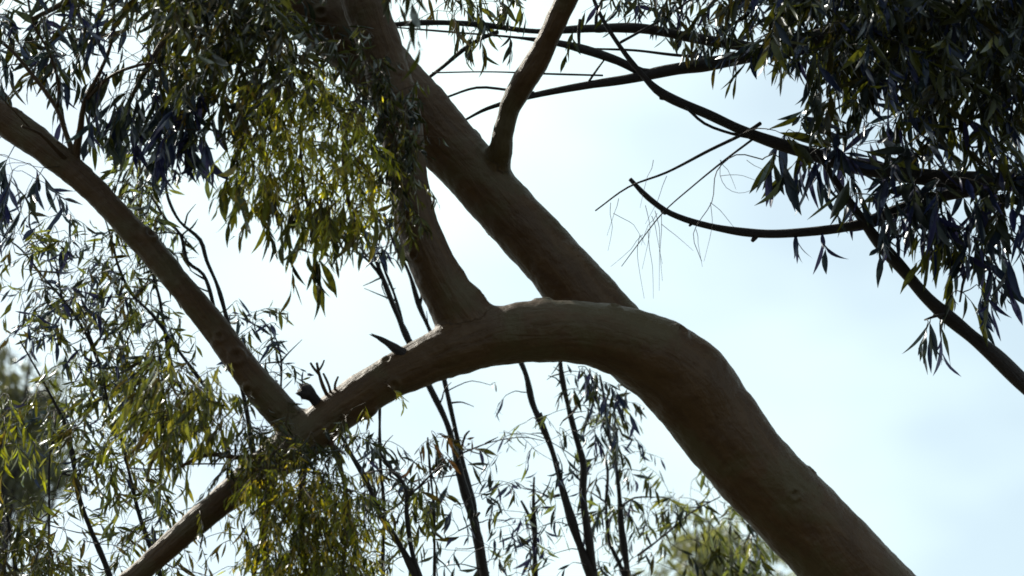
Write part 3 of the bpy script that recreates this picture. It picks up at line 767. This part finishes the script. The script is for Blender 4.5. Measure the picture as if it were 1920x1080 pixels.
b = base_of(1005, 10.8)
slender('sapling', 'short dark sapling with clipped top between the two pairs of slender stems', b,
        [root(b, 0, 0.02) + [(1006, 1180, 16, 10.8), (1003, 1080, 13, 10.8), (1001, 1000, 11, 10.8), (1002, 940, 8, 10.8), (1003, 890, 6, 10.8)],
         [(1001, 1030, 8, 10.8), (996, 980, 7, 10.8), (985, 945, 6, 10.8), (980, 935, 5, 10.8)],
         [(1002, 945, 6, 10.8), (1012, 935, 5, 10.8), (1020, 925, 3, 10.8)]],
        [('f', ([(970, 900), (1040, 900), (1040, 1090), (960, 1090)], (10.6, 11), 8, 4, 0.085, 0.12), dict(pal=BLUE)),
         ('f', ([(965, 1020), (1000, 1000), (1000, 1100), (965, 1100)], (10.6, 11), 5, 6, 0.085, 0.1), dict(pal=PALE + GOLD[2:4]))],
        BLUE, None)

b = base_of(780, 9.6)
slender('slender_tree', 'slender dark tree with crossing stems beneath the sunlit elbow of leaves on the limb', b,
        [root(b) + [(830, 1180, 20, 9.6), (782, 1085, 18, 9.6), (750, 1020, 15, 9.6), (715, 960, 14, 9.6), (685, 900, 12, 9.6), (655, 850, 10, 9.6), (630, 800, 8, 9.6)],
         [(810, 1160, 14, 9.6), (788, 1090, 13, 9.6), (772, 1030, 11, 9.6), (765, 960, 10, 9.6), (758, 910, 9, 9.6), (730, 870, 7, 9.6), (700, 830, 5, 9.6)],
         [(730, 1180, 9, 9.7), (720, 1060, 8, 9.7), (718, 960, 7, 9.7), (716, 860, 7, 9.7), (714, 770, 7, 9.7), (712, 730, 4, 9.7)],
         [(720, 962, 6, 9.6), (750, 940, 5, 9.6), (800, 900, 4, 9.6), (840, 860, 3, 9.6)],
         [(815, 1180, 10, 9.8), (812, 1050, 8, 9.8), (810, 950, 7, 9.8), (805, 880, 6, 9.8), (800, 820, 4, 9.8)]],
        [('f', ([(680, 800), (740, 820), (760, 900), (700, 920), (660, 860)], (9.4, 9.9), 16, 6, 0.08, 0.13), dict(pal=BLUE + DARK)),
         ('f', ([(640, 920), (760, 900), (820, 1000), (820, 1090), (650, 1090)], (9.4, 10), 32, 6, 0.066, 0.14), dict(pal=OLIVE + PALE + DARK)),
         ('f', ([(770, 820), (830, 800), (840, 900), (780, 900)], (9.6, 10), 10, 5, 0.08, 0.13), dict(pal=DARK + RED)),
         ('f', ([(775, 900), (815, 900), (815, 980), (775, 980)], (9.6, 10), 9, 6, 0.08, 0.10), dict(pal=PALE + OLIVE))],
        BLUE + DARK, 'slender young trees behind the big tree')

# left-hand thicket of slender trees
b = base_of(240, 9.4)
slender('slender_tree', 'slender tree with wiry stems fanning up behind the diagonal branch on the left', b,
        [root(b) + [(230, 1180, 18, 9.4), (206, 1080, 14, 9.4), (178, 1000, 12, 9.4), (152, 930, 11, 9.4), (138, 870, 10, 9.4), (118, 800, 9, 9.4), (95, 750, 8, 9.4), (70, 700, 6, 9.4), (40, 640, 4, 9.4)],
         root(b, 0.15) + [(330, 1180, 16, 9.5), (300, 1080, 13, 9.5), (262, 970, 10, 9.5), (245, 900, 9, 9.5), (230, 830, 8, 9.5), (205, 760, 8, 9.5), (195, 700, 7, 9.5), (170, 630, 7, 9.5), (125, 565, 6, 9.5), (80, 520, 5, 9.5), (40, 470, 4, 9.5), (0, 440, 3, 9.5)],
         [(195, 690, 6, 9.5), (160, 600, 5, 9.5), (120, 560, 5, 9.5), (100, 490, 4, 9.5), (55, 430, 4, 9.5), (50, 380, 4, 9.5), (20, 340, 3, 9.5)],
         [(95, 1180, 8, 9.5), (92, 1060, 7, 9.5), (95, 960, 6, 9.5), (92, 870, 6, 9.5), (100, 800, 5, 9.5)],
         [(140, 880, 5, 9.4), (115, 890, 4, 9.4), (108, 920, 3, 9.4)],
         [(240, 880, 4, 9.4), (290, 882, 4, 9.4), (350, 876, 4, 9.4), (420, 872, 4, 9.4)]],
        [('f', ([(0, 420), (110, 400), (130, 520), (210, 660), (240, 760), (180, 800), (100, 700), (30, 600)], (9.1, 9.9), 54, 7, 0.075, 0.17), dict(pal=BLUE + PALE + OLIVE, hang=0.5, clusters=14, sig=34)),
         ('f', ([(20, 700), (240, 700), (300, 860), (320, 1080), (40, 1080), (80, 900)], (9.1, 9.9), 96, 7, 0.07, 0.16), dict(pal=OLIVE + PALE + GOLD[2:4] + BLUE[:2], hang=0.6, clusters=24, sig=30)),
         ('f', ([(90, 380), (160, 420), (200, 520), (150, 560), (110, 470)], (9.1, 9.7), 8, 5, 0.09, 0.14), dict(hang=0.4)),
         ('f', ([(180, 800), (300, 830), (330, 1080), (200, 1080)], (9.1, 9.9), 22, 6, 0.08, 0.15), dict(pal=PALE + OLIVE, hang=0.6))],
        BLUE + DARK, 'slender young trees behind the big tree')

b = base_of(500, 9.9)
slender('slender_tree', 'slender tree with wavy paired stems climbing close beside the diagonal branch', b,
        [root(b) + [(520, 1180, 20, 9.8), (505, 1080, 18, 9.8), (490, 960, 16, 9.8), (475, 860, 14, 9.8), (462, 770, 13, 9.8), (445, 690, 12, 9.8), (425, 610, 11, 9.8), (405, 540, 10, 9.8), (385, 490, 9, 9.8), (372, 450, 9, 9.8), (335, 415, 8, 9.8), (318, 370, 7, 9.8), (312, 310, 6, 9.8), (290, 260, 5, 9.8), (250, 220, 4, 9.8)],
         [(408, 620, 9, 9.8), (396, 570, 8, 9.8), (380, 515, 8, 9.8), (352, 490, 8, 9.8), (336, 440, 7, 9.8), (310, 410, 6, 9.8), (285, 360, 5, 9.8), (262, 330, 4, 9.8)],
         [(400, 740, 9, 9.8), (360, 690, 8, 9.8), (320, 640, 8, 9.8), (285, 590, 8, 9.8), (250, 550, 7, 9.8), (222, 500, 6, 9.8), (205, 450, 5, 9.8), (190, 400, 3, 9.8)],
         [(360, 760, 9, 9.8), (330, 700, 8, 9.8), (310, 640, 8, 9.8), (300, 560, 7, 9.8), (280, 500, 5, 9.8)],
         [(540, 800, 7, 9.8), (525, 740, 6, 9.8), (528, 680, 5, 9.8), (515, 630, 4, 9.8), (490, 600, 3, 9.8)],
         [(340, 440, 5, 9.8), (310, 435, 4, 9.8), (285, 425, 3, 9.8)],
         [(255, 560, 5, 9.8), (200, 560, 4, 9.8), (160, 585, 3, 9.8), (120, 590, 2, 9.8)],
         [(290, 600, 4, 9.8), (230, 620, 3, 9.8), (190, 640, 2, 9.8)]],
        [('f', ([(210, 300), (310, 290), (330, 400), (320, 520), (240, 420)], (9.5, 10.2), 34, 7, 0.085, 0.16), dict(pal=PALE + DARK, hang=0.7)),
         ('f', ([(190, 210), (380, 230), (380, 290), (260, 300), (190, 260)], (9.5, 10.1), 18, 7, 0.09, 0.16), dict(pal=PALE + BLUE, hang=1.0)),
         ('f', ([(130, 440), (220, 440), (330, 600), (400, 720), (330, 760), (240, 650), (160, 560)], (9.5, 10.1), 50, 6, 0.072, 0.15), dict(pal=BLUE + PALE + OLIVE, hang=0.7, clusters=16, sig=26)),
         ('f', ([(230, 640), (330, 620), (400, 720), (350, 800), (260, 780)], (9.4, 10), 40, 7, 0.07, 0.15), dict(pal=OLIVE + GOLD[:3] + PALE, hang=0.8)),
         ('f', ([(440, 560), (520, 580), (550, 760), (500, 730), (450, 650)], (9.5, 10), 18, 6, 0.08, 0.14), dict(pal=OLIVE + BLUE, hang=0.5)),
         ('f', ([(180, 650), (300, 620), (300, 720), (200, 740)], (9.4, 10), 18, 6, 0.085, 0.14), dict(pal=GOLD + DARK, hang=0.7))],
        BLUE + DARK, 'slender young trees behind the big tree')

# bush of olive leaves, bottom left, and far soft trees
b = base_of(10, 9.0)
slender('leafy_shrub', 'olive green leafy shrub filling the bottom left corner in front of a hazy tree', b,
        [root(b) + [(20, 1250, 20, 9.0), (30, 1120, 14, 9.0), (20, 1020, 9, 9.0), (10, 930, 5, 9.0)],
         root(b, -0.1) + [(-30, 1250, 16, 9.0), (-20, 1000, 10, 9.0), (0, 850, 6, 9.0), (20, 780, 4, 9.0)]],
        [('f', ([(-60, 960), (40, 940), (100, 1000), (110, 1120), (-60, 1120)], (8.7, 9.3), 70, 12, 0.06, 0.16), dict(hang=1.0)),
         ('f', ([(-40, 720), (20, 720), (45, 790), (30, 850), (-40, 900)], (8.7, 9.3), 13, 8, 0.075, 0.16), dict(pal=GOLD[2:4] + OLIVE, mat=LEAF_THIN, hang=1.2))],
        OLIVE, None)

def far_tree(label, px, py, d, spread, h, nclump, pal, poly):
    b = P(px, 1080, d); b.z = 0
    t = Tree('background_tree', label, b, bark=BARK2, pal=pal, group='far trees out of focus', single=0)
    c = P(px, py, d)
    t.limb([(Vector((b.x, b.y, -0.2)), 0.22), (Vector((b.x + .1, b.y, c.z * 0.4)), 0.16), (Vector((c.x, c.y, c.z * 0.75)), 0.12), (c, 0.05)], name='trunk', seg=14, step=0.3)
    for k in range(5):
        a = k * 1.3
        e = c + Vector((math.cos(a) * spread * 0.6, math.sin(a) * spread * 0.6, -0.3 * h + 0.15 * h * k))
        s = Vector((c.x, c.y, c.z * 0.6))
        t.limb([(s, 0.08), ((s + e) / 2 + UP * 0.1, 0.05), (e, 0.02)], name='bough', seg=8, step=0.3)
    t.fill(poly, (d - spread, d + spread), nclump, 14, 0.3, 0.6, clusters=14, sig=28, pal=pal, maxr=4.0, hang=0.8, r=0.006)
    t.finish()
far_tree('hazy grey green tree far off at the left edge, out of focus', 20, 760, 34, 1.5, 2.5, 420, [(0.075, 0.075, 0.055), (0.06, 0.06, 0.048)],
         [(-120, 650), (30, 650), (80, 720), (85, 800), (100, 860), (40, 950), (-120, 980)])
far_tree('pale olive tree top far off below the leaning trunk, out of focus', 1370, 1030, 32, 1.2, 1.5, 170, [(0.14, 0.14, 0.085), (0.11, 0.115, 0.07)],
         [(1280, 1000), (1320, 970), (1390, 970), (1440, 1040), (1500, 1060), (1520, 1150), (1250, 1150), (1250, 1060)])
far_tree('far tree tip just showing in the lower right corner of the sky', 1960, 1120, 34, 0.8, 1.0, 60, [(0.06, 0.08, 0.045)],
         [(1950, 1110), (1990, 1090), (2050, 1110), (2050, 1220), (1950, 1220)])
